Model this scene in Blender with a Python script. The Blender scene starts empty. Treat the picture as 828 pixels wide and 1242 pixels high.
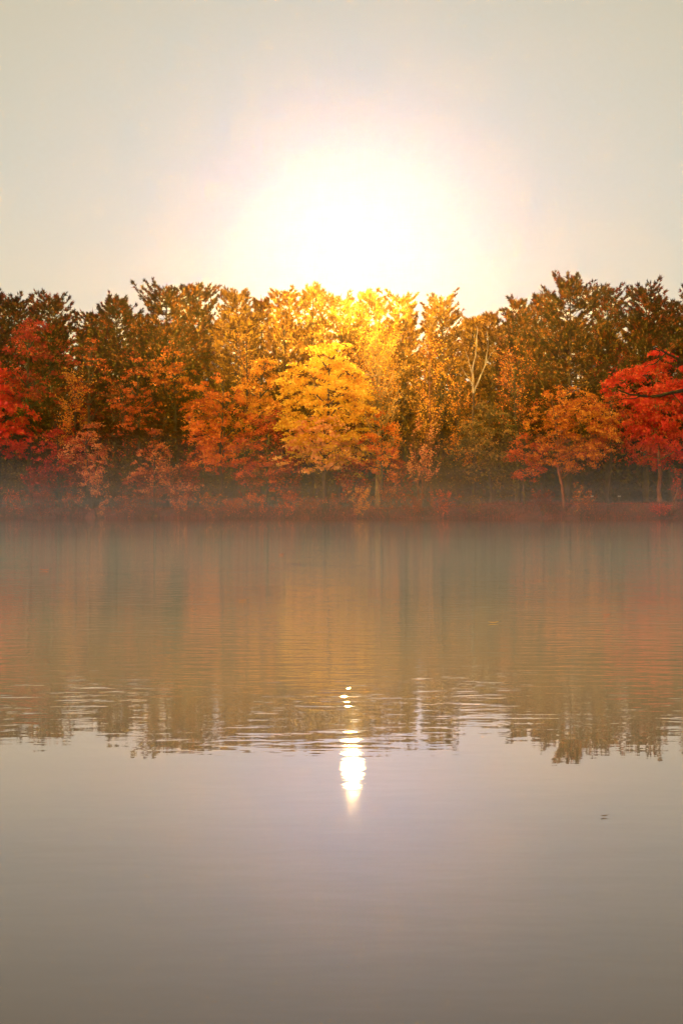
import bpy, math
import numpy as np
from mathutils import Vector

scene = bpy.context.scene
COL = scene.collection
rad = math.radians

# ------------------------------------------------------------------ camera
CAM_H = 0.9
FPX = 1725.0                                   # focal length in pixels of the 828x1242 photograph
cam_data = bpy.data.cameras.new("camera")
cam_data.sensor_fit = 'VERTICAL'
cam_data.sensor_height = 36.0
cam_data.lens = 50.0
cam_data.clip_start = 0.05
cam_data.clip_end = 4000.0
cam = bpy.data.objects.new("camera", cam_data)
cam.location = (0, 0, CAM_H)
cam.rotation_euler = (rad(90), 0, 0)
COL.objects.link(cam)
scene.camera = cam

# ------------------------------------------------------------------ world, sun, exposure
GLOW_EL, GLOW_AZ = 10.3, 0.45                   # the veiled bright disc seen over the trees, degrees; azimuth clockwise from +Y
SUN_EL, SUN_AZ = 30.0, 228.0                   # the light on the foliage: it falls on the side of the trees that faces the lake
DISC, DISC_L = 0.11, 100000.0                     # angular size and radiance of that disc
world = bpy.data.worlds.new("World")
scene.world = world
world.use_nodes = True
wn, wl = world.node_tree.nodes, world.node_tree.links
wn.clear()
w_out = wn.new("ShaderNodeOutputWorld")
w_bg = wn.new("ShaderNodeBackground"); w_bg.inputs[1].default_value = 0.1
sky = wn.new("ShaderNodeTexSky"); sky.sky_type = 'NISHITA'; sky.sun_disc = False
sky.sun_elevation = rad(SUN_EL); sky.sun_rotation = rad(SUN_AZ)
sky.air_density = 1.0; sky.dust_density = 3.0; sky.ozone_density = 1.0
# a thin bright morning veil in front of the clear sky: cream low down, greyer high up, the same all round
w_tc = wn.new("ShaderNodeTexCoord")
w_sep = wn.new("ShaderNodeSeparateXYZ"); wl.new(w_tc.outputs["Generated"], w_sep.inputs[0])
w_ramp = wn.new("ShaderNodeValToRGB")
wl.new(w_sep.outputs[2], w_ramp.inputs[0])
cr = w_ramp.color_ramp
cr.elements[0].position = 0.0; cr.elements[0].color = (0.82, 0.64, 0.42, 1)
cr.elements[1].position = 1.0; cr.elements[1].color = (0.58, 0.51, 0.38, 1)
for p_, c_ in ((0.13, (0.80, 0.68, 0.44)), (0.22, (0.70, 0.63, 0.46)), (0.36, (0.64, 0.565, 0.38))):
    e_ = cr.elements.new(p_); e_.color = (*c_, 1)
w_scale = wn.new("ShaderNodeVectorMath"); w_scale.operation = 'SCALE'; w_scale.inputs[3].default_value = 9.4
wl.new(w_ramp.outputs[0], w_scale.inputs[0])
w_mix = wn.new("ShaderNodeMix"); w_mix.data_type = 'RGBA'; w_mix.inputs[0].default_value = 0.97
wl.new(sky.outputs[0], w_mix.inputs[6]); wl.new(w_scale.outputs[0], w_mix.inputs[7])
# the white aureole of the thinly veiled sun
w_dot = wn.new("ShaderNodeVectorMath"); w_dot.operation = 'DOT_PRODUCT'
w_dot.inputs[1].default_value = (math.sin(rad(GLOW_AZ)) * math.cos(rad(GLOW_EL)), math.cos(rad(GLOW_AZ)) * math.cos(rad(GLOW_EL)), math.sin(rad(GLOW_EL)))
w_nrm = wn.new("ShaderNodeVectorMath"); w_nrm.operation = 'NORMALIZE'
wl.new(w_tc.outputs["Generated"], w_nrm.inputs[0]); wl.new(w_nrm.outputs[0], w_dot.inputs[0])
w_pos = wn.new("ShaderNodeMath"); w_pos.operation = 'MAXIMUM'; w_pos.inputs[1].default_value = 0.0
w_pow = wn.new("ShaderNodeMath"); w_pow.operation = 'POWER'; w_pow.inputs[1].default_value = 32.0
wl.new(w_dot.outputs["Value"], w_pos.inputs[0]); wl.new(w_pos.outputs[0], w_pow.inputs[0])
w_aur = wn.new("ShaderNodeVectorMath"); w_aur.operation = 'SCALE'; w_aur.inputs[0].default_value = (0.9, 1.3, 2.3)
wl.new(w_pow.outputs[0], w_aur.inputs[3])
w_add = wn.new("ShaderNodeVectorMath"); w_add.operation = 'ADD'
wl.new(w_mix.outputs[2], w_add.inputs[0]); wl.new(w_aur.outputs[0], w_add.inputs[1])
w_ang = wn.new("ShaderNodeMath"); w_ang.operation = 'SUBTRACT'; w_ang.inputs[0].default_value = 1.0      # 1 - cos
wl.new(w_pos.outputs[0], w_ang.inputs[1])
w_neg = wn.new("ShaderNodeMath"); w_neg.operation = 'MULTIPLY'; w_neg.inputs[1].default_value = -1.0 / rad(DISC) ** 2
wl.new(w_ang.outputs[0], w_neg.inputs[0])
w_exp = wn.new("ShaderNodeMath"); w_exp.operation = 'EXPONENT'; wl.new(w_neg.outputs[0], w_exp.inputs[0])
w_core = wn.new("ShaderNodeVectorMath"); w_core.operation = 'SCALE'; w_core.inputs[0].default_value = (DISC_L * 10, DISC_L * 6.0, DISC_L * 2.0)
wl.new(w_exp.outputs[0], w_core.inputs[3])
w_add2 = wn.new("ShaderNodeVectorMath"); w_add2.operation = 'ADD'
w_pow2 = wn.new("ShaderNodeMath"); w_pow2.operation = 'POWER'; w_pow2.inputs[1].default_value = 220.0
wl.new(w_pos.outputs[0], w_pow2.inputs[0])
w_in = wn.new("ShaderNodeVectorMath"); w_in.operation = 'SCALE'; w_in.inputs[0].default_value = (0.6, 1.1, 3.6)
wl.new(w_pow2.outputs[0], w_in.inputs[3])
w_add3 = wn.new("ShaderNodeVectorMath"); w_add3.operation = 'ADD'
wl.new(w_add.outputs[0], w_add3.inputs[0]); wl.new(w_in.outputs[0], w_add3.inputs[1])
wl.new(w_add3.outputs[0], w_add2.inputs[0]); wl.new(w_core.outputs[0], w_add2.inputs[1])
wl.new(w_add2.outputs[0], w_bg.inputs[0])
world.cycles.sampling_method = 'MANUAL'; world.cycles.sample_map_resolution = 4096; wl.new(w_bg.outputs[0], w_out.inputs[0])

sun_data = bpy.data.lights.new("sun", 'SUN')
sun_data.energy = 3.2
sun_data.angle = rad(0.5)
sun_data.color = (1.0, 0.74, 0.50)
sun = bpy.data.objects.new("sun", sun_data)
sd = Vector((math.sin(rad(SUN_AZ)) * math.cos(rad(SUN_EL)), math.cos(rad(SUN_AZ)) * math.cos(rad(SUN_EL)), math.sin(rad(SUN_EL))))
sun.rotation_euler = (-sd).to_track_quat('-Z', 'Y').to_euler()
sun.location = (0, 0, 60)
COL.objects.link(sun)

scene.view_settings.view_transform = 'Standard'
scene.view_settings.look = 'None'
scene.view_settings.exposure = 0.0
scene.view_settings.gamma = 1.0
scene.cycles.use_denoising = True
scene.cycles.max_bounces = 8
scene.cycles.diffuse_bounces = 4
scene.cycles.glossy_bounces = 3
scene.cycles.transmission_bounces = 6
scene.cycles.volume_bounces = 0
scene.cycles.transparent_max_bounces = 64
scene.cycles.sample_clamp_indirect = 60.0
scene.cycles.sample_clamp_direct = 0.0

# ------------------------------------------------------------------ helpers
def px(x, y, d):
    """a pixel of the photograph at distance d -> world x, z"""
    return (x - 414.0) / FPX * d, CAM_H + (621.0 - y) / FPX * d

class Buf:
    """collects vertices and polygons and links them as ONE mesh object"""
    def __init__(s):
        s.v, s.q, s.t, s.qc, s.tc, s.n = [], [], [], [], [], 0
    def quads(s, v, q, tint=None):
        s.v.append(np.asarray(v, float)); q = np.asarray(q) + s.n; s.q.append(q)
        s.qc.append(np.full(len(q), 0.5) if tint is None else tint); s.n += len(v)
    def tris(s, v, t, tint=None):
        s.v.append(np.asarray(v, float)); t = np.asarray(t) + s.n; s.t.append(t)
        s.tc.append(np.full(len(t), 0.5) if tint is None else tint); s.n += len(v)
    def mesh(s, name, mat, smooth=False):
        V = np.concatenate(s.v)
        Q = np.concatenate(s.q) if s.q else np.zeros((0, 4), int)
        T = np.concatenate(s.t) if s.t else np.zeros((0, 3), int)
        C = np.concatenate(s.qc + s.tc)
        me = bpy.data.meshes.new(name)
        me.vertices.add(len(V)); me.vertices.foreach_set("co", V.ravel())
        loops = np.concatenate([Q.ravel(), T.ravel()]).astype(np.int32)
        me.loops.add(len(loops)); me.loops.foreach_set("vertex_index", loops)
        starts = np.concatenate([np.arange(len(Q)) * 4, len(Q) * 4 + np.arange(len(T)) * 3]).astype(np.int32)
        me.polygons.add(len(starts)); me.polygons.foreach_set("loop_start", starts)
        if smooth: me.polygons.foreach_set("use_smooth", np.ones(len(starts), bool))
        at = me.attributes.new("tint", 'FLOAT', 'FACE'); at.data.foreach_set("value", C.astype(np.float32))
        me.update(calc_edges=True)
        me.materials.append(mat)
        return me

def link(name, me, parent=None, loc=None):
    o = bpy.data.objects.new(name, me); COL.objects.link(o)
    if parent is not None: o.parent = parent
    if loc is not None: o.location = loc
    return o

def empty(name, loc, rz=0.0, scale=1.0):
    o = bpy.data.objects.new(name, None); COL.objects.link(o)
    o.location = loc; o.rotation_euler = (0, 0, rz); o.scale = (scale,) * 3
    o.empty_display_size = 0.5
    return o

def tag(o, label=None, cat=None, group=None, kind=None):
    if label: o["label"] = label
    if cat: o["category"] = cat
    if group: o["group"] = group
    if kind: o["kind"] = kind
    return o

def tube(buf, pts, radii, sides=6, tint=0.5):
    pts = np.asarray(pts, float); n = len(pts)
    tang = np.gradient(pts, axis=0); tang /= np.linalg.norm(tang, axis=1)[:, None] + 1e-9
    ref = np.array([0.31, 0.2, 0.93]) if abs(tang[0][2]) < 0.8 else np.array([1.0, 0.1, 0.0])
    a = np.cross(tang, ref); a /= np.linalg.norm(a, axis=1)[:, None] + 1e-9
    b = np.cross(tang, a)
    ang = np.arange(sides) * 2 * math.pi / sides
    ring = a[:, None, :] * np.cos(ang)[None, :, None] + b[:, None, :] * np.sin(ang)[None, :, None]
    V = (pts[:, None, :] + ring * np.asarray(radii)[:, None, None]).reshape(-1, 3)
    i, j = np.meshgrid(np.arange(n - 1), np.arange(sides), indexing='ij')
    i, j = i.ravel(), j.ravel(); k = (j + 1) % sides
    buf.quads(V, np.stack([i * sides + j, i * sides + k, (i + 1) * sides + k, (i + 1) * sides + j], 1), np.full(len(i), tint))

def unit(v): return v / (np.linalg.norm(v, axis=-1, keepdims=True) + 1e-9)

def leaves(buf, cen, size, rng, up=0.5, tint=None, tmean=0.5, tvar=0.25, elong=1.0, axis=None):
    """folded kite-shaped leaf sprays, one per centre"""
    n = len(cen)
    if n == 0: return
    nor = unit(rng.normal(size=(n, 3)) * (1, 1, 1) + np.array([0, 0, up * 2.0]))
    a = rng.normal(size=(n, 3)) if axis is None else unit(axis) + rng.normal(size=(n, 3)) * 0.35
    a = unit(a - nor * (a * nor).sum(1)[:, None]); b = np.cross(nor, a)
    s = (size * rng.uniform(0.6, 1.35, n))[:, None]
    fold = nor * s * rng.uniform(-0.18, 0.18, n)[:, None]
    V = np.stack([cen - a * s * 0.55 * elong, cen + b * s * 0.42 + fold - a * s * 0.1,
                  cen + a * s * 0.62 * elong, cen - b * s * 0.42 + fold - a * s * 0.1], 1).reshape(-1, 3)
    if tint is None: tint = np.clip(rng.normal(tmean, tvar, n), 0, 1)
    buf.quads(V, np.arange(n * 4).reshape(n, 4), tint)

# ------------------------------------------------------------------ materials
def mat_new(name):
    m = bpy.data.materials.new(name); m.use_nodes = True
    m.node_tree.nodes.clear()
    return m, m.node_tree.nodes, m.node_tree.links

_leafm = {}
def leaf_mat(name, c0, c1, c2, trans=0.45):
    """leaves: hue varies leaf by leaf (tint) and by clump; part of the light passes through"""
    if name in _leafm: return _leafm[name]
    m, N, L = mat_new(name)
    out = N.new("ShaderNodeOutputMaterial")
    at = N.new("ShaderNodeAttribute"); at.attribute_name = "tint"
    tc = N.new("ShaderNodeTexCoord")
    nz = N.new("ShaderNodeTexNoise"); nz.inputs["Scale"].default_value = 0.55; nz.inputs["Detail"].default_value = 3
    L.new(tc.outputs["Object"], nz.inputs["Vector"])
    mx = N.new("ShaderNodeMath"); mx.operation = 'MULTIPLY_ADD'; mx.inputs[1].default_value = 1.1; mx.inputs[2].default_value = -0.55
    L.new(nz.outputs[0], mx.inputs[0])
    ad = N.new("ShaderNodeMath"); ad.operation = 'ADD'; ad.use_clamp = True
    L.new(at.outputs["Fac"], ad.inputs[0]); L.new(mx.outputs[0], ad.inputs[1])
    rp = N.new("ShaderNodeValToRGB"); r = rp.color_ramp
    r.elements[0].color = (*c0, 1); r.elements[1].color = (*c2, 1)
    r.elements[0].position = 0.22; r.elements[1].position = 0.82  # steep ramp puts leaf highlights and dark gaps into the colour
    e = r.elements.new(0.5); e.color = (*c1, 1)
    L.new(ad.outputs[0], rp.inputs[0])
    df = N.new("ShaderNodeBsdfDiffuse"); tr = N.new("ShaderNodeBsdfTranslucent")
    L.new(rp.outputs[0], df.inputs[0]); L.new(rp.outputs[0], tr.inputs[0])
    mi = N.new("ShaderNodeMixShader"); mi.inputs[0].default_value = trans
    L.new(df.outputs[0], mi.inputs[1]); L.new(tr.outputs[0], mi.inputs[2])
    gl = N.new("ShaderNodeBsdfGlossy"); gl.inputs["Roughness"].default_value = 0.5; gl.inputs[0].default_value = (1, 1, 1, 1)
    mg = N.new("ShaderNodeMixShader"); mg.inputs[0].default_value = 0.012
    L.new(mi.outputs[0], mg.inputs[1]); L.new(gl.outputs[0], mg.inputs[2])
    L.new(mg.outputs[0], out.inputs[0])
    _leafm[name] = m
    return m

def bark_mat(name, c0, c1, scale=6.0):
    m, N, L = mat_new(name)
    out = N.new("ShaderNodeOutputMaterial"); p = N.new("ShaderNodeBsdfPrincipled")
    tc = N.new("ShaderNodeTexCoord"); mp = N.new("ShaderNodeMapping"); mp.inputs["Scale"].default_value = (1, 1, 0.22)
    nz = N.new("ShaderNodeTexNoise"); nz.inputs["Scale"].default_value = scale; nz.inputs["Detail"].default_value = 6
    L.new(tc.outputs["Object"], mp.inputs[0]); L.new(mp.outputs[0], nz.inputs["Vector"])
    rp = N.new("ShaderNodeValToRGB"); rp.color_ramp.elements[0].color = (*c0, 1); rp.color_ramp.elements[1].color = (*c1, 1)
    rp.color_ramp.elements[0].position = 0.35; rp.color_ramp.elements[1].position = 0.65
    L.new(nz.outputs[0], rp.inputs[0]); L.new(rp.outputs[0], p.inputs["Base Color"])
    bp = N.new("ShaderNodeBump"); bp.inputs["Strength"].default_value = 0.6; bp.inputs["Distance"].default_value = 0.05
    L.new(nz.outputs[0], bp.inputs["Height"]); L.new(bp.outputs[0], p.inputs["Normal"])
    p.inputs["Roughness"].default_value = 0.9; p.inputs["Specular IOR Level"].default_value = 0.15
    L.new(p.outputs[0], out.inputs[0])
    return m

BARK = bark_mat("bark_brown", (0.03, 0.018, 0.010), (0.09, 0.050, 0.028))
BARK_RED = bark_mat("bark_reddish", (0.12, 0.035, 0.012), (0.30, 0.085, 0.03))
BARK_TAN = bark_mat("bark_tan", (0.20, 0.10, 0.03), (0.42, 0.24, 0.07))
BARK_PALE = bark_mat("bark_birch", (0.20, 0.12, 0.06), (0.50, 0.38, 0.22), 3.0)
BARK_DARK = bark_mat("bark_dark", (0.006, 0.004, 0.003), (0.016, 0.010, 0.007))
LM = {
    'scarlet': leaf_mat("leaves_scarlet", (0.40, 0.004, 0.004), (0.86, 0.010, 0.006), (0.92, 0.05, 0.02)),
    'crimson': leaf_mat("leaves_crimson", (0.22, 0.006, 0.006), (0.62, 0.018, 0.014), (0.85, 0.07, 0.03)),
    'rust':    leaf_mat("leaves_rust", (0.16, 0.012, 0.003), (0.60, 0.050, 0.008), (0.88, 0.14, 0.02)),
    'orange':  leaf_mat("leaves_orange", (0.40, 0.04, 0.004), (0.88, 0.14, 0.010), (0.93, 0.26, 0.02)),
    'amber':   leaf_mat("leaves_amber", (0.40, 0.09, 0.005), (0.82, 0.23, 0.010), (0.92, 0.38, 0.02)),
    'yellow':  leaf_mat("leaves_yellow", (0.70, 0.24, 0.01), (0.92, 0.46, 0.02), (0.95, 0.60, 0.04)),
    'salmon':  leaf_mat("leaves_salmon", (0.42, 0.05, 0.015), (0.82, 0.17, 0.045), (0.92, 0.36, 0.10)),
    'peach':   leaf_mat("leaves_peach", (0.60, 0.12, 0.015), (0.90, 0.30, 0.05), (0.95, 0.46, 0.12)),
    'olive':   leaf_mat("leaves_olive", (0.06, 0.04, 0.01), (0.16, 0.10, 0.02), (0.50, 0.22, 0.04)),
    'ember':   leaf_mat("leaves_ember", (0.22, 0.025, 0.004), (0.66, 0.10, 0.010), (0.92, 0.30, 0.02)),
}
NEEDLE = leaf_mat("pine_needles", (0.015, 0.004, 0.001), (0.085, 0.018, 0.002), (0.48, 0.10, 0.006), 0.3)  # dark end deepened: shade between the tufts put into the colour
NEEDLE_RED = leaf_mat("pine_needles_russet", (0.012, 0.002, 0.001), (0.055, 0.007, 0.002), (0.45, 0.04, 0.006), 0.3)  # darker still, near-black shade at the sides put into the needles
NEEDLE_GOLD = leaf_mat("pine_needles_golden", (0.07, 0.024, 0.003), (0.26, 0.09, 0.006), (0.66, 0.26, 0.014), 0.35)  # gold partly puts the sun's glow into the centre pines' needles

# ------------------------------------------------------------------ water
WATER_NEAR = -700.0
m, N, L = mat_new("lake_water")
out = N.new("ShaderNodeOutputMaterial"); p = N.new("ShaderNodeBsdfPrincipled")
p.inputs["Base Color"].default_value = (0.030, 0.009, 0.002, 1)
p.inputs["Roughness"].default_value = 0.01
p.inputs["IOR"].default_value = 1.36
p.inputs["Coat Weight"].default_value = 0.75; p.inputs["Coat IOR"].default_value = 1.33; p.inputs["Coat Roughness"].default_value = 0.015
tc = N.new("ShaderNodeTexCoord")
def wnoise(scale, detail, sx=1.0, sy=1.0):
    mp = N.new("ShaderNodeMapping"); mp.inputs["Scale"].default_value = (sx, sy, 1)
    nz = N.new("ShaderNodeTexNoise"); nz.inputs["Scale"].default_value = scale; nz.inputs["Detail"].default_value = detail
    nz.inputs["Roughness"].default_value = 0.5
    L.new(tc.outputs["Object"], mp.inputs[0]); L.new(mp.outputs[0], nz.inputs["Vector"])
    return nz.outputs[0]
def mth(op, a, b=None, c=None, clamp=False):
    n = N.new("ShaderNodeMath"); n.operation = op; n.use_clamp = clamp
    for i, x in enumerate((a, b, c)):
        if x is None: continue
        if isinstance(x, (int, float)): n.inputs[i].default_value = x
        else: L.new(x, n.inputs[i])
    return n.outputs[0]
ripple = mth('MULTIPLY', wnoise(7.5, 2.5, 0.45, 1.0), mth('MULTIPLY_ADD', wnoise(0.7, 2.0, 0.7, 0.5), 2.6, -0.3, True))
swell = wnoise(0.9, 1.0, 0.5, 1.0)
sep = N.new("ShaderNodeSeparateXYZ"); L.new(tc.outputs["Object"], sep.inputs[0])
# a faint breeze ruffles the water from about six metres out; nearer it lies calm
breeze = N.new("ShaderNodeMapRange"); breeze.interpolation_type = 'SMOOTHSTEP'
L.new(mth('ADD', sep.outputs[1], mth('MULTIPLY', wnoise(0.55, 2.0, 1.0, 0.6), 4.2)), breeze.inputs[0])
breeze.inputs[1].default_value = 7.0; breeze.inputs[2].default_value = 9.4
breeze.inputs[3].default_value = 0.10; breeze.inputs[4].default_value = 1.0
h = mth('ADD', mth('MULTIPLY', mth('MULTIPLY', ripple, breeze.outputs[0]), 0.0036), mth('MULTIPLY', swell, 0.002))
bp = N.new("ShaderNodeBump"); bp.inputs["Strength"].default_value = 1.0; bp.inputs["Distance"].default_value = 1.0
L.new(h, bp.inputs["Height"]); L.new(bp.outputs[0], p.inputs["Normal"]); L.new(bp.outputs[0], p.inputs["Coat Normal"])
L.new(p.outputs[0], out.inputs[0])
WATER = m
me = bpy.data.meshes.new("water")
me.from_pydata([(-900, -700, 0), (900, -700, 0), (900, 212, 0), (-900, 212, 0)], [], [(0, 1, 2, 3)])
me.materials.append(WATER)
tag(link("water", me), kind="structure")

# ------------------------------------------------------------------ ground: lake bed, bank, lawn strip and wood floor in one sheet
def vnoise(x, y, s, seed):
    x = np.asarray(x, float) / s; y = np.asarray(y, float) / s
    xi, yi = np.floor(x), np.floor(y); fx, fy = x - xi, y - yi
    fx, fy = fx * fx * (3 - 2 * fx), fy * fy * (3 - 2 * fy)
    def hsh(a, b): return np.mod(np.sin(a * 127.1 + b * 311.7 + seed * 17.3) * 43758.5453, 1.0)
    return (hsh(xi, yi) * (1 - fx) + hsh(xi + 1, yi) * fx) * (1 - fy) + (hsh(xi, yi + 1) * (1 - fx) + hsh(xi + 1, yi + 1) * fx) * fy

def shore0(x):
    return 190.0 + 0.33 * np.clip(-np.asarray(x, float), -4, 70)

def shore(x):
    x = np.asarray(x, float)
    return shore0(x) + 2.2 * (vnoise(x, x * 0, 9.0, 3) - 0.5) + 1.0 * (vnoise(x, x * 0, 2.5, 5) - 0.5)

def ground_z(x, y):
    x = np.asarray(x, float); y = np.asarray(y, float)
    t = y - shore(x)
    right = np.clip((x - 12) / 10, 0, 1)                    # the bank stands highest at the right
    top = 1.3 + 0.75 * right
    w = 3.0 + 1.5 * vnoise(x, y * 0, 7.0, 9)
    k = np.clip(t / w, 0, 1); k = k * k * (3 - 2 * k) * 0.6 + k * 0.4
    z = top * k + 0.25 * (vnoise(x, y, 1.3, 11) - 0.5) * np.clip(t, 0, 1) * np.clip(1.4 - t / w, 0.15, 1)
    z = z + np.clip(t - 14, 0, 80) * 0.03 + 0.5 * (vnoise(x, y, 12, 2) - 0.5) * np.clip((t - 10) / 10, 0, 1)
    z = z + np.clip(t - 48, 0, 60) * 0.12
    under = np.clip(t, -6, 0) * 0.25
    return np.where(t < 0, under, z)

xs = np.unique(np.concatenate([np.linspace(-900, -80, 14), np.linspace(-80, 80, 260), np.linspace(80, 900, 14)]))
yy = np.unique(np.concatenate([np.linspace(-700, 150, 8), np.linspace(150, 183, 8), np.linspace(183, 215, 90), np.linspace(215, 290, 30), np.linspace(290, 900, 10)]))
GX, GY = np.meshgrid(xs, yy, indexing='ij')
GZ = ground_z(GX, GY)
nx_, ny_ = GX.shape
I, J = np.meshgrid(np.arange(nx_ - 1), np.arange(ny_ - 1), indexing='ij'); I, J = I.ravel(), J.ravel()
gb = Buf(); gb.quads(np.stack([GX, GY, GZ], -1).reshape(-1, 3), np.stack([I * ny_ + J, (I + 1) * ny_ + J, (I + 1) * ny_ + J + 1, I * ny_ + J + 1], 1))
m, N, L = mat_new("ground_litter")
out = N.new("ShaderNodeOutputMaterial"); p = N.new("ShaderNodeBsdfPrincipled"); tc = N.new("ShaderNodeTexCoord")
n1 = wnoise(0.35, 4); n2 = wnoise(3.0, 6)
rp = N.new("ShaderNodeValToRGB"); rp.color_ramp.elements[0].color = (0.03, 0.014, 0.007, 1); rp.color_ramp.elements[1].color = (0.20, 0.030, 0.012, 1)
rp.color_ramp.elements[0].position = 0.35; rp.color_ramp.elements[1].position = 0.68
L.new(mth('ADD', mth('MULTIPLY', n1, 0.5), mth('MULTIPLY', n2, 0.5)), rp.inputs[0]); L.new(rp.outputs[0], p.inputs["Base Color"])
p.inputs["Roughness"].default_value = 0.95
bp = N.new("ShaderNodeBump"); bp.inputs["Distance"].default_value = 0.1; L.new(n2, bp.inputs["Height"]); L.new(bp.outputs[0], p.inputs["Normal"])
L.new(p.outputs[0], out.inputs[0])
GROUND = m
tag(link("ground", gb.mesh("ground", GROUND, True)), kind="structure")

# ------------------------------------------------------------------ tree builders
def wiggle(p0, p1, n, amp, rng, sag=0.0):
    t = np.linspace(0, 1, n)[:, None]
    P = np.asarray(p0)[None] * (1 - t) + np.asarray(p1)[None] * t
    P[:, 2] += sag * 4 * (t[:, 0] * (1 - t[:, 0]))
    off = np.cumsum(rng.normal(size=(n, 3)), 0) * amp / math.sqrt(n)
    off -= off[:1]; off = off * (1 - t * 0.6)
    P[1:] += off[1:]
    return P

def make_pine(H, W, seed, mat, bare=0.3, tint=0.42, open_=0.0, lean=(0, 0)):
    """white pine: tiers of plume branches ending in upright brushes"""
    rng = np.random.default_rng(seed)
    tb, cb = Buf(), Buf()
    n = 12; z = np.linspace(-0.5, H * 0.97, n)
    tx = np.cumsum(rng.normal(0, 0.10, n)) + np.linspace(0, lean[0], n); ty = np.cumsum(rng.normal(0, 0.10, n))
    trunk = np.stack([tx - tx[0], ty - ty[0], z], 1)
    r0 = 0.016 * H + 0.05
    tube(tb, trunk, np.linspace(r0, 0.05, n) , 7)
    zz = bare * H
    lobe = rng.uniform(0, 6.28, 3)
    tiers = []
    while zz < H * 0.975:
        f = (zz - bare * H) / (H * (1 - bare))
        prof = (0.62 + 0.38 * math.sin(min(f * 2.2 + 0.5, 1.57))) * (1 - f) ** 0.42 + 0.10
        tiers.append((zz, f, prof)); zz += rng.uniform(0.45, 0.85) * (1.0 + open_)
    for zz, f, prof in tiers:
        nb = rng.integers(4, 6 + int(2.5 * f))
        a0 = rng.uniform(0, 6.28)
        for k in range(nb):
            ang = a0 + k * 6.28 / nb + rng.normal(0, 0.25)
            irr = 0.78 + 0.22 * math.sin(2 * ang + lobe[0] + zz * 0.7) + 0.15 * math.sin(zz * 1.3 + lobe[1])
            Lb = W * 0.5 * prof * irr * rng.uniform(0.65, 1.15)
            if Lb < 0.3: Lb = 0.3
            rise = (0.05 + 0.62 * f ** 1.5) * Lb + rng.normal(0, 0.08) * Lb
            base = np.array([np.interp(zz, z, trunk[:, 0]), np.interp(zz, z, trunk[:, 1]), zz])
            d = np.array([math.cos(ang), math.sin(ang), 0])
            t = np.linspace(0, 1, 5)
            P = base + d * (Lb * t)[:, None]
            P[:, 2] += rise * t ** 1.3 - 0.12 * Lb * np.sin(t * 3.1)
            tube(tb if f < 0.5 else cb, P, np.linspace(0.03 + 0.012 * Lb, 0.012, 5), 3, 0.05)
            # side sprays
            ns = int(8 + Lb * 6.0)
            tt = rng.uniform(0.25, 1.0, ns) ** 0.8
            C = np.stack([np.interp(tt, t, P[:, i]) for i in range(3)], 1)
            side = np.array([-d[1], d[0], 0])
            w = (rng.uniform(-1, 1, ns) * (0.12 + 0.40 * Lb * (1.08 - tt)))[:, None]
            C = C + side * w + d * np.abs(w) * 0.35
            C[:, 2] += rng.uniform(-0.05, 0.25, ns)
            ax = unit(d * 0.75 + side * np.sign(w) * 0.35 + np.array([0, 0, 0.35 + 0.75 * f]))
            m_ = 8
            Cm = np.repeat(C, m_, 0); A = np.repeat(ax, m_, 0)
            dirs = unit(A + rng.normal(size=Cm.shape) * 0.48)
            ln = rng.uniform(0.38, 0.75, len(Cm))[:, None]
            sd_ = unit(np.cross(dirs, rng.normal(size=Cm.shape))) * rng.uniform(0.06, 0.11, len(Cm))[:, None]
            st = Cm - dirs * 0.08
            V = np.stack([st - sd_, st + sd_, st + dirs * ln], 1).reshape(-1, 3)
            tuft_t = np.repeat(np.clip(rng.normal(tint + 0.12 * f, 0.16, ns), 0, 1), m_)
            cb.tris(V, np.arange(len(Cm) * 3).reshape(-1, 3), np.clip(tuft_t + rng.normal(0, 0.07, len(Cm)), 0, 1))
    # leader brush
    top = trunk[-1]
    Cm = np.repeat(top[None], 60, 0) + rng.normal(size=(60, 3)) * (0.12, 0.12, 0.4)
    dirs = unit(rng.normal(size=(60, 3)) * 0.45 + (0, 0, 1)); ln = rng.uniform(0.4, 0.8, 60)[:, None]
    sd_ = unit(np.cross(dirs, rng.normal(size=(60, 3)))) * 0.07
    cb.tris(np.stack([Cm - sd_, Cm + sd_, Cm + dirs * ln], 1).reshape(-1, 3), np.arange(180).reshape(60, 3), np.full(60, 0.6))
    return tb.mesh("pine_trunk", BARK), cb.mesh("pine_crown", mat)

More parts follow.
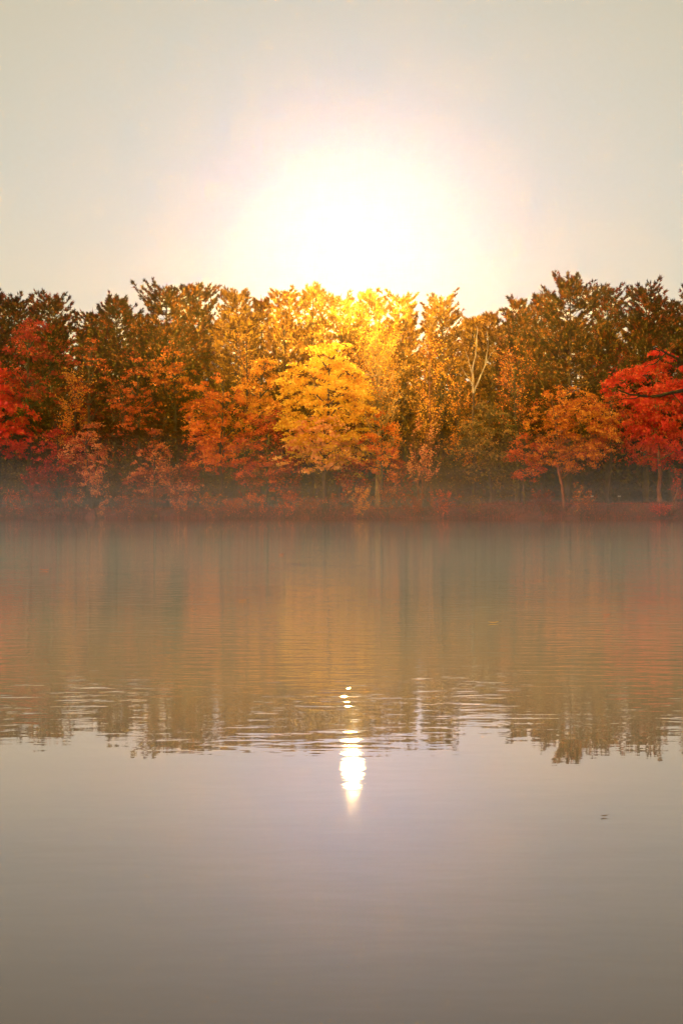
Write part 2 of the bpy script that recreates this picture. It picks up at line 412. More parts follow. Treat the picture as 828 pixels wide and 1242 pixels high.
def make_broadleaf(H, W, seed, mat, bark=BARK, base=0.25, clumps=220, per=42, leaf=0.36, clump_r=0.95, flat=0.4,
                   forks=1, lean=0.0, shape='round', tint=0.5, up=0.55, stems=0):
    """trunk and limbs that reach the leaf sprays; base = clear share of the height"""
    rng = np.random.default_rng(seed)
    tb, cb = Buf(), Buf()
    zb = base * H
    nl = max(5, int(5 + W / 1.6))
    cx = lean * H
    # lobes of the crown
    lobes = []
    for i in range(nl):
        f = (i + 0.5) / nl
        if shape == 'round': prof = math.sin(math.pi * (0.14 + 0.80 * f)) ** 0.7
        elif shape == 'cone': prof = (1 - f) ** 0.75 * 0.95 + 0.12
        elif shape == 'vase': prof = 0.35 + 0.65 * f ** 0.6 * (1.25 - f)
        else: prof = 0.9
        a = i * 2.4 + rng.uniform(0, 1)
        rr = W * 0.5 * prof * rng.uniform(0.35, 0.66)
        c = np.array([cx * (0.4 + 0.6 * f) + rr * math.cos(a), rr * math.sin(a), zb + (H - zb) * (0.08 + 0.82 * f)])
        lobes.append((c, W * 0.5 * max(prof, 0.25) * rng.uniform(0.42, 0.66)))
    # trunk(s)
    nt = forks if forks > 1 else 1
    tips = []
    for s in range(nt):
        a = rng.uniform(0, 6.28) if nt > 1 else 0; spread = 0.0 if nt == 1 else W * 0.16
        p1 = np.array([cx * 0.8 + spread * math.cos(2.1 * s + a), spread * math.sin(2.1 * s + a) * 0.6, H * (0.86 - 0.1 * s)])
        P = wiggle((0, 0, -0.4), p1, 10, 0.03 * H, rng)
        tube(tb, P, (0.013 * H + 0.05) * np.linspace(1, 0.14, 10) ** 0.9 / (1 + 0.25 * (nt - 1)), 7)
        tips.append(P)
    for c, r in lobes:
        P = tips[rng.integers(0, nt)]
        k = int(np.clip(np.searchsorted(P[:, 2], c[2] - 0.35 * np.linalg.norm(c[:2] - P[5, :2]) - 0.08 * H), 1, 8))
        tube(tb, wiggle(P[k], c, 6, 0.25, rng, 0.1), (0.006 * H + 0.02) * np.linspace(1, 0.25, 6), 5)
        for q in range(4):
            e = c + rng.normal(size=3) * r * (0.6, 0.6, 0.45)
            tube(tb, wiggle(P[k] * 0.35 + c * 0.65, e, 5, 0.2, rng), np.linspace(0.035, 0.012, 5), 3)
    # leaf sprays over the lobes
    w = np.array([r ** 2 for c, r in lobes]); w /= w.sum()
    which = rng.choice(len(lobes), clumps, p=w)
    Lc = np.array([lobes[i][0] for i in which]); Lr = np.array([lobes[i][1] for i in which])[:, None]
    d = unit(rng.normal(size=(clumps, 3)) + (0, 0, 0.25))
    rad_ = rng.uniform(0.45, 1.08, (clumps, 1)) ** 0.6
    C = Lc + d * Lr * rad_ * (1, 1, 0.72 if shape != 'cone' else 0.9)
    C[:, 2] = np.maximum(C[:, 2], zb * 0.9 - rng.uniform(0, 0.10 * H, clumps))
    cr_ = clump_r * rng.uniform(0.55, 1.3, clumps)
    cen = np.repeat(C, per, 0); cd = np.repeat(d, per, 0); R_ = np.repeat(cr_, per)[:, None]
    off = rng.normal(size=cen.shape) * 0.5 * (1, 1, flat)
    # sprays droop outwards
    off[:, 2] -= 0.35 * (off[:, 0] * cd[:, 0] + off[:, 1] * cd[:, 1])
    cen = cen + off * R_
    ct = np.repeat(np.clip(rng.normal(tint, 0.16, clumps), 0, 1), per)
    leaves(cb, cen, leaf, rng, up, np.clip(ct + rng.normal(0, 0.14, len(cen)), 0, 1))
    return tb.mesh("tree_trunk", bark), cb.mesh("tree_crown", mat)

def make_twiggy(H, W, seed, mat, bark=BARK, stems=1, limbs=16, twigs=9, leafn=2600, leaf=0.2, base=0.2, tint=0.5, lean=0.0, lo=0.2, thick=1.0, up_=1.0):
    """upswept branches and fine twigs that carry only scattered leaves"""
    rng = np.random.default_rng(seed)
    tb, cb = Buf(), Buf()
    ends, joints = [], []
    for s in range(stems):
        a = s * 2.4 + rng.uniform(0, 6.28); sp = 0 if stems == 1 else W * 0.22
        P = wiggle((0, 0, -0.4), (lean * H + sp * math.cos(a), sp * math.sin(a), H * rng.uniform(0.8, 0.95)), 10, 0.02 * H, rng)
        tube(tb, P, (0.010 * H + 0.03) * thick * np.linspace(1, 0.15, 10), 6)
        for i in range(limbs // stems):
            f = rng.uniform(base, 0.92)
            b = np.array([np.interp(f * 9, np.arange(10), P[:, j]) for j in range(3)])
            a = rng.uniform(0, 6.28); Lr = W * 0.5 * rng.uniform(0.5, 1.0) * (1.1 - 0.75 * f)
            e = b + np.array([math.cos(a) * Lr, math.sin(a) * Lr, min(Lr * rng.uniform(1.0, 2.2) * up_, H - b[2])])
            Q = wiggle(b, e, 7, 0.15, rng, -0.05 * Lr)
            tube(tb, Q, np.linspace(0.045, 0.015, 7) * thick * (0.6 + H / 25), 4)
            for k in range(twigs):
                g = rng.uniform(0.25, 1.0)
                bb = np.array([np.interp(g * 6, np.arange(7), Q[:, j]) for j in range(3)])
                dirv = unit((e - b) / (np.linalg.norm(e - b) + 1e-6) + rng.normal(size=3) * 0.4 + (0, 0, 0.35 * up_))
                ee = bb + dirv * rng.uniform(0.06, 0.16) * H * 0.8
                tube(tb, wiggle(bb, ee, 4, 0.08, rng), np.linspace(0.022, 0.009, 4) * thick, 3)
                ends.append((bb, ee))
    B = np.array([a for a, _ in ends]); E = np.array([b for _, b in ends])
    if leafn:
        i = rng.integers(0, len(B), leafn); t = rng.uniform(0.1, 1.08, (leafn, 1))
        cen = B[i] * (1 - t) + E[i] * t + rng.normal(size=(leafn, 3)) * leaf * 0.8
        keep = cen[:, 2] > lo * H
        leaves(cb, cen[keep], leaf, rng, 0.3, np.clip(rng.normal(tint, 0.22, keep.sum()), 0, 1))
    return tb.mesh("tree_branches", bark), (cb.mesh("tree_crown", mat) if leafn else None)

def plant(name, meshes, x, y, label, cat, group, rz=0.0, scale=1.0, woody="trunk", leafy="crown"):
    t = empty(name, (x, y, float(ground_z(x, y)) - 0.02), rz, scale)
    tag(t, label, cat, group)
    if meshes[0]: link(woody, meshes[0], t)
    if meshes[1]: link(leafy, meshes[1], t)
    return t

def place(kind, x_px, top_px, d, width_px, label, seed, maker, group, name, mat, cat='tree', woody="trunk", **kw):
    d = d + float(shore0((x_px - 414) / FPX * d)) - 190.0
    x, ztop = px(x_px, top_px, d)
    g = float(ground_z(x, d)); H = ztop - g; W = width_px / FPX * d
    return plant(name, maker(H, W, seed, mat, **kw), x, d, label, cat, group, woody=woody)

# ------------------------------------------------------------------ the skyline pines
PG = "tall pines along the skyline"
G, R_, N_ = NEEDLE_GOLD, NEEDLE_RED, NEEDLE
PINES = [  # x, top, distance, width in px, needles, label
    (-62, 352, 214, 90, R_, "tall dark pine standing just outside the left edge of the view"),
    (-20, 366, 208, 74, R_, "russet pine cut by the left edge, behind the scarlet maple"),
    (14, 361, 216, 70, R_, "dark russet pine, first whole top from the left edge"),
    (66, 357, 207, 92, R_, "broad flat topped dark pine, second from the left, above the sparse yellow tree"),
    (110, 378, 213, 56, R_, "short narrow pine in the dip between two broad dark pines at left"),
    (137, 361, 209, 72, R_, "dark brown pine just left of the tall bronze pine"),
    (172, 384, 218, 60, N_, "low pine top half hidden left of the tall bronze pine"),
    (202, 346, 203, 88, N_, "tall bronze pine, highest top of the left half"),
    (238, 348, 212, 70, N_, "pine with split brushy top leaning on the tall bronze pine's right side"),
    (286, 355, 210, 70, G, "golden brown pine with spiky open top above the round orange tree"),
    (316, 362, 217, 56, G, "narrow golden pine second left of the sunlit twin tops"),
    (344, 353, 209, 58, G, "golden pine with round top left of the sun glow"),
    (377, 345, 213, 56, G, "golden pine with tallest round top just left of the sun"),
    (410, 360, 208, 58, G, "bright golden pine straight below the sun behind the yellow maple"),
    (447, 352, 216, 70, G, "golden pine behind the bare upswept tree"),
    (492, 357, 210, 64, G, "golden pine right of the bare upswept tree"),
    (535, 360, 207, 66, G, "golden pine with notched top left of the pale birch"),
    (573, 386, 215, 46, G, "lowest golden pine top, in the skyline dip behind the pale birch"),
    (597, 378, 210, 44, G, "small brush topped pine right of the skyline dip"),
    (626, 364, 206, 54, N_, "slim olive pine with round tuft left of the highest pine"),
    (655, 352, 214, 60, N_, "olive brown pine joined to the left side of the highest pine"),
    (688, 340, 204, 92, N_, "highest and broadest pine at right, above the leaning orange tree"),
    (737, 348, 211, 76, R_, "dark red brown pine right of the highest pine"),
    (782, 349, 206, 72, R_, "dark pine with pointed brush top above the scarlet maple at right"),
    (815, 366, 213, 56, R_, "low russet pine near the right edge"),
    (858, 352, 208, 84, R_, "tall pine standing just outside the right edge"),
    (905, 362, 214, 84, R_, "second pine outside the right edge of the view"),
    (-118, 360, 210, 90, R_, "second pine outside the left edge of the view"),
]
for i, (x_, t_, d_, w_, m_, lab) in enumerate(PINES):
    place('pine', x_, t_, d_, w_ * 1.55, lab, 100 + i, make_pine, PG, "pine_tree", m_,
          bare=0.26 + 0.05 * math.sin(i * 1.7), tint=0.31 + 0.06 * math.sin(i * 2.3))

# a second rank of pines closes the wood behind the first: copies that share the first rank's meshes
src = [o for o in bpy.data.objects if o.get("group") == PG]
rg = np.random.default_rng(5)
for i in range(26):
    s_ = src[int(rg.integers(0, len(src)))]
    d_ = float(rg.uniform(224, 238)); xp = -90 + 39 * i + float(rg.uniform(-9, 9))
    d_ += float(shore0((xp - 414) / FPX * d_)) - 190.0
    x, zt = px(xp, 382 + float(rg.uniform(-7, 14)), d_); g = float(ground_z(x, d_))
    hs = max((v.co.z for v in s_.children[0].data.vertices)) + 0.5
    t = s_.copy(); COL.objects.link(t); t.location = (x, d_, g - 0.02); t.rotation_euler = (0, 0, float(rg.uniform(0, 6.28)))
    k_ = (zt - g) / hs; t.scale = (k_ * 1.15, k_ * 1.15, k_)
    t["label"] = "pine deep in the wood, seen only through gaps between the skyline pines"; t["group"] = "pines of the second rank"
    for ch in s_.children:
        c = ch.copy(); COL.objects.link(c); c.parent = t

# ------------------------------------------------------------------ broadleaf trees in front of the pines
BG = "autumn trees between the pines and the water"
BL = dict(maker=make_broadleaf, group=BG)
def bl(x_, t_, d_, w_, mat, label, seed, name="maple_tree", **kw):
    return place('b', x_, t_, d_, w_, label, seed, make_broadleaf, BG, name, LM[mat], **kw)
def tw(x_, t_, d_, w_, mat, label, seed, name="young_tree", **kw):
    return place('t', x_, t_, d_, w_, label, seed, make_twiggy, BG, name, LM[mat] if mat else None, **kw)

bl(0, 436, 196.5, 100, 'scarlet', "vivid scarlet maple cut by the left edge", 1, clumps=210, per=44, leaf=0.36, base=0.30, tint=0.6)
bl(38, 378, 202, 96, 'crimson', "dark red oak rising to the skyline behind the scarlet maple at left", 2, "oak_tree", clumps=150, per=34, leaf=0.34, base=0.5, tint=0.38)
bl(-55, 420, 198, 110, 'scarlet', "scarlet maple outside the left edge of the view", 21, clumps=180, per=36, leaf=0.4, base=0.25)
bl(108, 400, 200.5, 84, 'rust', "dim rust coloured tree with drooping sprays below the broad dark pine", 3, "oak_tree", clumps=70, per=30, leaf=0.30, base=0.35, tint=0.3, flat=0.22)
tw(92, 432, 199, 62, 'ember', "sparse olive and gold tree right of the scarlet maple", 4, limbs=26, twigs=9, leafn=2300, leaf=0.24, lo=0.42, tint=0.75)
bl(74, 498, 197, 66, 'crimson', "crimson tree low beside the salmon tree near the water at left", 5, clumps=80, per=34, leaf=0.26, base=0.22, clump_r=0.8, tint=0.45)
bl(112, 500, 196, 62, 'salmon', "salmon pink tree with fine leaves near the water at left", 6, clumps=110, per=34, leaf=0.22, base=0.14, clump_r=0.75, tint=0.6, forks=2)
bl(172, 416, 199.5, 74, 'rust', "dark orange red tree with a straight trunk in front of the bronze pine", 7, "oak_tree", clumps=120, per=32, leaf=0.27, base=0.36, clump_r=0.8, tint=0.5, flat=0.3)
bl(214, 404, 201, 66, 'orange', "bright orange oak boughs hanging before the tall bronze pine", 8, "oak_tree", clumps=95, per=32, leaf=0.30, base=0.52, clump_r=0.85, tint=0.45)
bl(188, 506, 196, 64, 'salmon', "narrow cone shaped reddish sapling left of the orange maple", 9, "young_tree", shape='cone', clumps=110, per=30, leaf=0.23, base=0.10, clump_r=0.7, tint=0.42)
tw(212, 540, 194.5, 44, 'salmon', "thin leaning sapling with bare stems between two red trees", 10, limbs=12, twigs=6, leafn=500, leaf=0.2, lo=0.2, tint=0.5, lean=-0.18, stems=2, bark=BARK_RED)
bl(264, 442, 195.5, 92, 'orange', "orange maple with red lower boughs left of centre", 11, clumps=230, per=40, leaf=0.29, base=0.18, clump_r=0.85, tint=0.5, forks=2)
tw(300, 395, 199, 60, 'amber', "bare topped tree with thin upright twigs behind the orange maple", 12, limbs=22, twigs=8, leafn=900, leaf=0.2, lo=0.3, tint=0.5)
bl(318, 417, 200, 66, 'amber', "round topped amber tree left of the big yellow maple", 13, clumps=150, per=36, leaf=0.27, base=0.42, clump_r=0.8, tint=0.5)
bl(322, 490, 195, 86, 'rust', "dull red tree between the orange maple and the yellow maple", 14, "oak_tree", clumps=170, per=36, leaf=0.26, base=0.16, clump_r=0.8, tint=0.48)
bl(397, 394, 194.5, 134, 'yellow', "big bright yellow maple at the centre below the sun", 15, clumps=430, per=44, leaf=0.33, base=0.12, clump_r=0.95, flat=0.34, tint=0.55, up=0.7)
bl(392, 500, 192.8, 100, 'peach', "low peach coloured maple spreading under the big yellow maple", 16, clumps=110, per=36, leaf=0.30, base=0.34, clump_r=0.85, flat=0.3, tint=0.75)
tw(458, 362, 197, 92, 'amber', "tall nearly bare tree with fan of upswept branches right of the yellow maple", 17, "bare_tree", limbs=60, twigs=14, leafn=3800, leaf=0.20, lo=0.14, tint=0.75, bark=BARK_TAN, thick=1.35, base=0.16)
bl(462, 490, 194.5, 56, 'orange', "apricot leaved tree at the foot of the tall bare tree", 18, "young_tree", clumps=75, per=34, leaf=0.26, base=0.22, clump_r=0.75, tint=0.65)
tw(510, 505, 193.6, 52, 'salmon', "small forked sapling with peach leaves on its right stem, right of centre", 19, stems=2, limbs=14, twigs=7, leafn=900, leaf=0.22, lo=0.30, tint=0.7, bark=BARK_RED)
tw(524, 385, 201, 60, 'amber', "slender tree with straight pale trunk between the bare tree and the birch", 20, limbs=24, twigs=8, leafn=1500, leaf=0.22, lo=0.35, tint=0.6, bark=BARK_RED)
tw(556, 430, 203, 62, 'amber', "thinly leaved golden tree left of the birch", 22, limbs=24, twigs=8, leafn=1700, leaf=0.22, lo=0.25, tint=0.45)
bl(592, 474, 196, 84, 'olive', "dark olive bush of a tree below the birch", 23, "oak_tree", clumps=170, per=34, leaf=0.28, base=0.10, clump_r=0.85, tint=0.45)
tw(622, 400, 202, 76, 'ember', "brown gold brushy tree right of the birch", 24, limbs=34, twigs=10, leafn=2400, leaf=0.22, lo=0.25, tint=0.5)
bl(636, 520, 193.6, 50, 'rust', "small red orange bush tree left of the leaning trunk", 25, "young_tree", clumps=75, per=32, leaf=0.24, base=0.2, clump_r=0.75, tint=0.65)
bl(684, 458, 192.4, 122, 'ember', "wide orange gold tree on a leaning forked trunk at the right water's edge", 26, "oak_tree", clumps=330, per=34, leaf=0.24, base=0.26, clump_r=0.75, tint=0.6, forks=2, lean=0.03, bark=BARK_RED)
bl(738, 470, 194.5, 70, 'rust', "dark red tree between the orange gold tree and the scarlet maple at right", 27, "oak_tree", clumps=120, per=32, leaf=0.25, base=0.34, clump_r=0.75, tint=0.55)
bl(800, 416, 195.5, 122, 'scarlet', "large scarlet maple at the right edge behind the dark limbs", 28, clumps=400, per=44, leaf=0.32, base=0.16, clump_r=0.95, tint=0.6, lean=-0.02, bark=BARK_RED)
bl(866, 440, 196, 96, 'crimson', "crimson maple outside the right edge of the view", 29, clumps=180, per=36, leaf=0.36, base=0.24)
tw(735, 425, 203, 70, 'crimson', "thin red brushwood tree standing behind the dark red tree at right", 30, limbs=30, twigs=9, leafn=1300, leaf=0.2, lo=0.3, tint=0.35)
tw(150, 440, 203, 70, 'rust', "thin dull red tree in the shade left of the straight trunk", 31, limbs=26, twigs=8, leafn=1500, leaf=0.22, lo=0.2, tint=0.35)
tw(812, 566, 191.5, 34, 'crimson', "leaning red stemmed sapling on the bank at the right edge", 32, limbs=8, twigs=5, leafn=260, leaf=0.2, lo=0.3, tint=0.5, lean=0.30, bark=BARK_RED, thick=1.9)

# ------------------------------------------------------------------ pale birch: trunk with its limbs as parts
def limb_path(pts_px, d, dy):
    return np.array([[px(a, b, d)[0], d + s, px(a, b, d)[1]] for (a, b), s in zip(pts_px, dy)])
def smooth(P, n):
    t = np.linspace(0, len(P) - 1, n); i = np.arange(len(P))
    Q = np.stack([np.interp(t, i, P[:, k]) for k in range(3)], 1)
    for _ in range(2): Q[1:-1] = (Q[:-2] + 2 * Q[1:-1] + Q[2:]) / 4
    return Q
bx, bd = px(574, 600, 200)[0], 200.0
bt = empty("birch_tree", (bx, bd, float(ground_z(bx, bd))))
tag(bt, "pale bare birch with forked white limbs against the golden pines", "tree", BG)
org = np.array([bx, bd, float(ground_z(bx, bd))])
def limb(root, origin, name, pts, d, r0, r1, mat, dy=None, n=14):
    dy = dy or [0] * len(pts)
    P = smooth(limb_path(pts, d, dy), n) - origin
    rg = np.random.default_rng(int(abs(pts[0][0] * 7 + pts[-1][1])))
    P[1:-1] += rg.normal(size=(n - 2, 3)) * 0.05
    b = Buf(); tube(b, P, np.linspace(r0, r1, n), 7)
    return link(name, b.mesh(name, mat, True), root)
limb(bt, org, "trunk", [(574, 606), (576, 560), (573, 510), (574, 476)], bd, 0.22, 0.15, BARK)
limb(bt, org, "limb", [(574, 477), (572, 450), (577, 428), (579, 408), (577, 395)], bd, 0.17, 0.03, BARK_PALE)
limb(bt, org, "limb", [(574, 476), (583, 455), (590, 438), (592, 420), (591, 400)], bd, 0.13, 0.03, BARK_PALE, [0, .3, .6, .9, 1.2])
limb(bt, org, "limb", [(572, 452), (568, 438), (563, 424)], bd, 0.06, 0.02, BARK_PALE, [0, -.3, -.6])
limb(bt, org, "limb", [(590, 440), (595, 430), (600, 424)], bd, 0.06, 0.02, BARK_PALE, [.6, .4, .1])
limb(bt, org, "limb", [(574, 470), (566, 455), (560, 444)], bd, 0.06, 0.02, BARK_PALE, [0, .4, .8])

# ------------------------------------------------------------------ dark dead oak: stands outside the right edge, its limbs reach in
dd = 187.5
dx = px(872, 600, dd)[0]
do = np.array([dx, dd, -0.6])
dt = empty("dead_oak_tree", tuple(do))
tag(dt, "leafless dark oak whose black limbs reach in from the right across the scarlet maple", "tree", BG)
limb(dt, do, "trunk", [(874, 626), (868, 560), (872, 480), (866, 400), (874, 340)], dd, 0.62, 0.12, BARK_DARK)
l1 = limb(dt, do, "limb", [(868, 500), (850, 476), (828, 473), (806, 479), (788, 482), (768, 481), (750, 475), (738, 473)], dd, 0.34, 0.06, BARK_DARK, [0, -.3, -.5, -.8, -1, -1.1, -1.2, -1.2], 22)
l2 = limb(dt, do, "limb", [(868, 470), (848, 450), (828, 439), (812, 432), (800, 427), (788, 423)], dd, 0.30, 0.07, BARK_DARK, [0, -.3, -.6, -.8, -.9, -1], 18)
limb(dt, do, "branch", [(806, 428), (798, 437), (790, 443), (778, 446)], dd, 0.11, 0.05, BARK_DARK, [-.9, -1.1, -1.2, -1.3])
limb(dt, do, "branch", [(822, 438), (819, 450), (824, 462)], dd, 0.10, 0.04, BARK_DARK, [-.7, -.9, -1])
limb(dt, do, "branch", [(812, 478), (820, 486), (825, 492)], dd, 0.09, 0.04, BARK_DARK, [-.8, -.9, -.9])
limb(dt, do, "branch", [(798, 426), (795, 436), (792, 441)], dd, 0.08, 0.03, BARK_DARK, [-.9, -.8, -.7])
limb(dt, do, "branch", [(812, 432), (806, 421), (806, 412)], dd, 0.08, 0.03, BARK_DARK, [-.8, -.8, -.9])
limb(dt, do, "branch", [(775, 481), (765, 485), (752, 484), (742, 488)], dd, 0.08, 0.03, BARK_DARK, [-1.1, -1.3, -1.4, -1.4])

# ------------------------------------------------------------------ shrubs at the water's edge
SG = "shrubs along the water's edge"
SHRUBS = [  # x, top px, width px, leaves, look
    (-14, 585, 40, 'crimson', "dark red shrub cut by the left edge at the waterline"),
    (20, 596, 34, 'rust', "low rust shrub, first whole one from the left edge"),
    (52, 588, 36, 'rust', "brownish shrub below the crimson tree"),
    (84, 592, 34, 'salmon', "small salmon shrub left of the pink tree's foot"),
    (118, 578, 44, 'salmon', "large salmon shrub under the pink tree"),
    (152, 592, 34, 'ember', "gold flecked low shrub left of the cone shaped sapling"),
    (184, 582, 44, 'ember', "peach flecked shrub at the foot of the cone shaped sapling"),
    (222, 588, 40, 'salmon', "dusty pink shrub left of the orange maple's foot"),
    (252, 594, 34, 'ember', "small amber shrub right at the orange maple's foot"),
    (286, 596, 34, 'salmon', "pink flecked shrub leaning over the water, right of the orange maple"),
    (312, 600, 30, 'orange', "bright orange tipped low shrub under the dull red tree"),
    (342, 590, 38, 'rust', "dim rust shrub left of the yellow maple's foot"),
    (378, 594, 34, 'ember', "tan shrub under the yellow maple, left of its trunk"),
    (408, 598, 30, 'ember', "low tan shrub under the yellow maple, right of its trunk"),
    (436, 590, 34, 'amber', "amber shrub left of the tall bare tree's foot"),
    (468, 580, 34, 'ember', "upright pale gold shrub at the tall bare tree's foot"),
    (498, 598, 30, 'rust', "low brown shrub left of the small forked sapling"),
    (536, 596, 34, 'rust', "dark brown shrub right of the small forked sapling"),
    (568, 592, 34, 'olive', "olive shrub on the bank where the open grass begins"),
    (658, 590, 32, 'rust', "rust shrub on the bank left of the leaning trunk"),
    (704, 588, 30, 'ember', "orange flecked shrub right of the leaning trunk"),
    (800, 604, 26, 'crimson', "small crimson shrub on the bank near the right edge"),
    (846, 590, 40, 'crimson', "crimson shrub outside the right edge of the view"),
]
for i, (x_, t_, w_, m_, lab) in enumerate(SHRUBS):
    x0 = (x_ - 414) / FPX * 191.5
    d_ = float(shore(x0)) + 0.35 + 0.45 * math.sin(i * 2.1); t_ = t_ + 5 + 6 * math.sin(i * 4.3)
    x, zt = px(x_, t_, d_); g = float(ground_z(x, d_))
    me2 = make_twiggy(max(zt - g, 1.2), w_ * 1.35 / FPX * d_, 300 + i, LM[m_], stems=4, limbs=26, twigs=6, leafn=800 + int(300 * math.sin(i * 3.7)), leaf=0.17, base=0.05, lo=0.02, tint=0.42 + 0.22 * math.sin(i * 1.9), bark=BARK, thick=0.55, up_=0.7)
    plant("shrub", me2, x, d_, lab, "shrub", SG, woody="stem", leafy="foliage")

# taller bushes under the trees, with their shade put into dark leaf tints
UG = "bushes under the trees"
BUSHES = [
    (-30, 560, 60, 'rust', "dim rust bush outside the left edge under the scarlet maple"),
    (10, 556, 58, 'olive', "dark bush in the mist below the scarlet maple at left"),
    (52, 562, 56, 'crimson', "dull red bush between the scarlet maple and the crimson tree, in the shade"),
    (96, 548, 60, 'rust', "brown bush in the shade behind the salmon pink tree"),
    (142, 556, 62, 'olive', "dark olive bush left of the cone shaped sapling"),
    (172, 566, 56, 'rust', "low brown red bush behind the cone shaped sapling"),
    (226, 552, 60, 'rust', "rust bush in the shade just left of the orange maple"),
    (262, 560, 60, 'olive', "dark bush hidden behind the orange maple's lower boughs"),
    (304, 556, 62, 'rust', "brown bush in the shade under the dull red tree, left side"),
    (346, 560, 60, 'rust', "brown bush in the shade under the dull red tree, right side"),
    (386, 566, 60, 'olive', "dark bush under the big yellow maple, left of its trunk"),
    (428, 562, 60, 'rust', "rust bush under the big yellow maple, right of its trunk"),
    (482, 560, 62, 'rust', "brown bush between the tall bare tree and the forked sapling"),
    (540, 552, 66, 'olive', "dark olive bush right of the forked sapling"),
    (616, 560, 56, 'olive', "dark olive bush on the lawn left of the red orange bush tree"),
]
for i, (x_, t_, w_, m_, lab) in enumerate(BUSHES):
    x0 = (x_ - 414) / FPX * 198.0
    d_ = float(shore0(x0)) + 7.0 + 1.5 * math.sin(i * 2.7)
    x, zt = px(x_, t_, d_); g = float(ground_z(x, d_))
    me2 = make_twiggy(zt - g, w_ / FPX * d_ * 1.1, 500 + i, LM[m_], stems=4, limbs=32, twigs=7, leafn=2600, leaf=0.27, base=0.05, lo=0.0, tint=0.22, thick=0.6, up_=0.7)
    plant("bush", me2, x, d_, lab, "bush", UG, woody="stem", leafy="foliage")

# ------------------------------------------------------------------ the wood's dark depth, bank grass, fallen leaves
rng = np.random.default_rng(77)
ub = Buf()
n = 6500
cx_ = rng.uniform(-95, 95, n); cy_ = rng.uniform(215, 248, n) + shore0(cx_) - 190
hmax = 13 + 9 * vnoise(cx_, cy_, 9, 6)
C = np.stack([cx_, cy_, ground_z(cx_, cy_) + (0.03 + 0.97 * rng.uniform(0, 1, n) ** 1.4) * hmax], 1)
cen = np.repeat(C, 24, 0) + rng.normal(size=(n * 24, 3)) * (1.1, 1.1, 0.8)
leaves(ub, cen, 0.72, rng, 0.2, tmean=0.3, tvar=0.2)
tag(link("undergrowth", ub.mesh("undergrowth", leaf_mat("undergrowth_leaves", (0.015, 0.008, 0.004), (0.04, 0.018, 0.006), (0.20, 0.05, 0.012), 0.3))),  # very dark leaf colours hold the shade of the wood
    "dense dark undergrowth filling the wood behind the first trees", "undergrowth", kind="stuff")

gbuf = Buf()
n = 26000
x = rng.uniform(-62, 62, n); y = shore(x) + rng.uniform(-0.15, 7, n)
keep = vnoise(x, y, 2.2, 8) > 0.33; x, y = x[keep], y[keep]; n = len(x)
base_ = np.stack([x, y, ground_z(x, y)], 1)
dirs = unit(rng.normal(size=(n, 3)) * (0.35, 0.35, 0.1) + (0, -0.15, 1)); ln = rng.uniform(0.18, 0.6, n)[:, None]
sd_ = unit(np.cross(dirs, rng.normal(size=(n, 3)))) * 0.035
gbuf.tris(np.stack([base_ - sd_, base_ + sd_, base_ + dirs * ln], 1).reshape(-1, 3), np.arange(n * 3).reshape(n, 3), np.clip(rng.normal(0.5, 0.25, n), 0, 1))
tag(link("bank_grass", gbuf.mesh("bank_grass", leaf_mat("dry_red_grass", (0.03, 0.009, 0.004), (0.10, 0.018, 0.008), (0.46, 0.07, 0.03), 0.3))),
    "dry reddish grass on the bank above the water", "grass", kind="stuff")
lb = Buf()
n = 22000
x = rng.uniform(-62, 62, n); y = shore(x) + rng.uniform(0.1, 16, n)
keep = vnoise(x, y, 3.1, 18) > 0.3; x, y = x[keep], y[keep]
leaves(lb, np.stack([x, y, ground_z(x, y) + 0.03 + rng.uniform(0, 0.05, len(x))], 1), 0.16, rng, 2.0, tmean=0.55, tvar=0.25)
tag(link("fallen_leaves", lb.mesh("fallen_leaves", LM['crimson'])), "red fallen leaves scattered over the bank and lawn", "leaves", kind="stuff")

# ------------------------------------------------------------------ two pale boards on posts under the dark trees at right
def box(buf, c, s):
    c = np.asarray(c, float); s = np.asarray(s, float) / 2
    V = np.array([[a, b, d] for a in (-1, 1) for b in (-1, 1) for d in (-1, 1)]) * s + c
    buf.quads(V, [(0, 1, 3, 2), (4, 6, 7, 5), (0, 4, 5, 1), (2, 3, 7, 6), (0, 2, 6, 4), (1, 5, 7, 3)])
PAINT = bark_mat("weathered_white_paint", (0.60, 0.56, 0.48), (0.82, 0.79, 0.70), 4.0)
WOOD = bark_mat("post_wood", (0.16, 0.10, 0.05), (0.28, 0.18, 0.10), 9.0)
for x_, lab in ((717, "small pale board on a post in the dark gap, nearer the leaning trunk"), (750, "small tan board on a post in the dark gap, nearer the right edge")):
    d_ = 199.0; x, z = px(x_, 602, d_); g = float(ground_z(x, d_))
    r = empty("marker_board", (x, d_, g)); tag(r, lab, "sign", "marker boards under the trees")
    b = Buf(); box(b, (0, 0, (z - g) / 2 - 0.1), (0.09, 0.09, z - g + 0.1)); link("post", b.mesh("post", WOOD), r)
    b = Buf(); box(b, (0.03, -0.07, z - g), (0.46, 0.03, 0.2)); link("board", b.mesh("board", PAINT), r)
    b = Buf(); box(b, (-0.24, -0.075, z - g), (0.1, 0.05, 0.22)); link("bracket", b.mesh("bracket", WOOD), r)

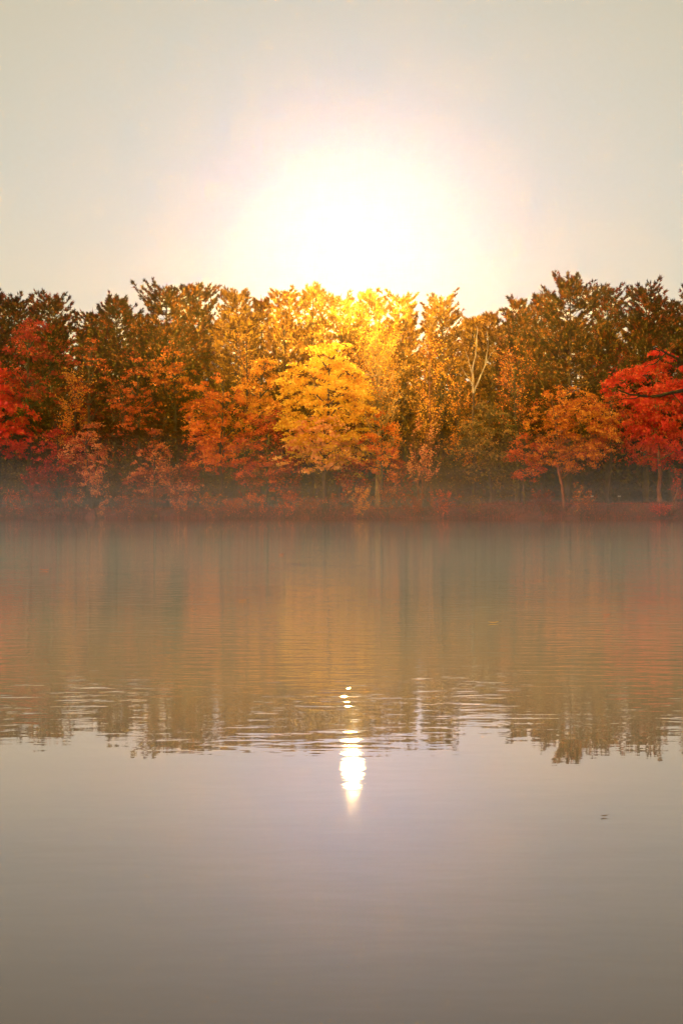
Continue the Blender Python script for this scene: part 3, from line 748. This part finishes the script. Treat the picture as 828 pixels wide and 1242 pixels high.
# ------------------------------------------------------------------ leaves afloat on the lake
def float_leaf(x_, y_, size, mat, label, rz):
    d_ = CAM_H / ((y_ - 621.0) / FPX); x = (x_ - 414) / FPX * d_
    t = np.linspace(0, 1, 7); w = np.sin(t * math.pi) ** 0.8 * 0.32 * (1 + 0.25 * np.sin(t * 17))
    V = []; curl = 0.22 * (2 * t - 1) ** 2
    for k in range(7):
        V += [(t[k] - 0.5, -w[k], curl[k] * 0.5 + 0.10 * w[k] + 0.03), (t[k] - 0.5, 0, curl[k] * 0.4 + 0.02), (t[k] - 0.5, w[k], curl[k] * 0.5 + 0.12 * w[k] + 0.03)]
    V = np.array(V) * size
    q = [(3 * k + j, 3 * k + 3 + j, 3 * k + 4 + j, 3 * k + 1 + j) for k in range(6) for j in (0, 1)]
    b = Buf(); b.quads(V, q)
    r = empty("floating_leaf", (x, d_, 0.003), rz); tag(r, label, "leaf", "leaves afloat on the lake")
    link("blade", b.mesh("leaf_blade", mat, True), r)
    s = Buf(); tube(s, np.array([(0.5, 0, 0.10), (0.68, 0.03, 0.14), (0.82, 0.02, 0.20)]) * size, np.array([0.018, 0.014, 0.012]) * size, 5)
    link("leaf_stalk", s.mesh("leaf_stalk", BARK), r)
DRYLEAF = leaf_mat("dry_leaf", (0.05, 0.025, 0.015), (0.09, 0.045, 0.02), (0.16, 0.07, 0.03))
float_leaf(732, 991, 0.022, DRYLEAF, "small dark curled leaf afloat on the calm brown water at lower right", 0.2)
float_leaf(598, 756, 0.085, LM['yellow'], "pale yellow leaf afloat in the mist right of centre", 0.1)
float_leaf(735, 747, 0.075, LM['salmon'], "faint salmon leaf afloat in the mist, farthest right", 0.5)
float_leaf(54, 692, 0.16, LM['salmon'], "pinkish leaf afloat in the mist near the left edge", -0.2)
float_leaf(341, 673, 0.15, LM['orange'], "orange leaf afloat left of centre, nearest the far shore", 0.9)
float_leaf(294, 729, 0.09, LM['amber'], "amber leaf afloat below the orange maple's reflection", 0.3)

# ------------------------------------------------------------------ air: the haze box, and mist lying on the lake
def volume_mat(name, color, dens, g):
    m, N, L = mat_new(name)
    out = N.new("ShaderNodeOutputMaterial"); v = N.new("ShaderNodeVolumePrincipled")
    v.inputs["Color"].default_value = (*color, 1); v.inputs["Density"].default_value = dens
    v.inputs["Anisotropy"].default_value = g
    v.inputs["Absorption Color"].default_value = (1, 1, 1, 1)
    L.new(v.outputs[0], out.inputs["Volume"])
    return m
def vol_box(name, lo, hi, mat, label, cat):
    lo, hi = np.array(lo, float), np.array(hi, float)
    b = Buf(); box(b, (lo + hi) / 2, hi - lo)
    return tag(link(name, b.mesh(name, mat)), label, cat, kind="stuff")
vol_box("haze", (-960, -760, -3.2), (960, 960, 38.0), volume_mat("haze_air", (1.0, 0.80, 0.45), 0.00005, 0.90), "golden morning haze round the whole lake", "haze")
MIST = [  # y from, y to, top, density, colour; first two are added to brighten the reflected sky
    (3.7, 7.2, 0.47, 0.060, (0.99, 0.82, 0.52)), (4.05, 9.0, 0.53, 0.012, (0.99, 0.88, 0.70)),
    (5.5, 19.0, 0.58, 0.0125, (0.80, 0.92, 1.0)), (7.0, 40.0, 0.66, 0.0050, (0.80, 0.92, 1.0))]
for i, (a_, b_, t_, d_, c_) in enumerate(MIST):
    vol_box("low_mist", (-300 - i, a_, 0.012 + 0.004 * i), (300 + i, b_, t_), volume_mat("low_mist_air", c_, d_, 0.3), "thin mist lying low on the near water, %s layer" % ("lowest", "second", "third", "topmost")[i], "mist")
vol_box("glow_mist", (-340, -30.0, -0.2), (340, 64.0, 9.6), volume_mat("glow_mist_air", (1.0, 0.55, 0.04), 0.00060, 0.952), "thin golden mist standing over the open lake in the low light", "mist")  # added volume: its golden colour carries the sun's bloom over the trees
SHORE_MIST = [(150.0, 2.6, 0.0014), (140.0, 4.2, 0.0015), (145.0, 6.2, 0.0012), (135.0, 8.6, 0.0008)]
for i, (a_, t_, d_) in enumerate(SHORE_MIST):
    vol_box("shore_mist", (-320 - i, a_, -0.5 - 0.1 * i), (320 + i, 240.0 + i, t_), volume_mat("shore_mist_air", (0.86, 0.92, 0.95), d_, 0.3), "grey mist at the feet of the trees on the far shore, %s layer" % ("lowest", "second", "third", "topmost")[i], "mist")
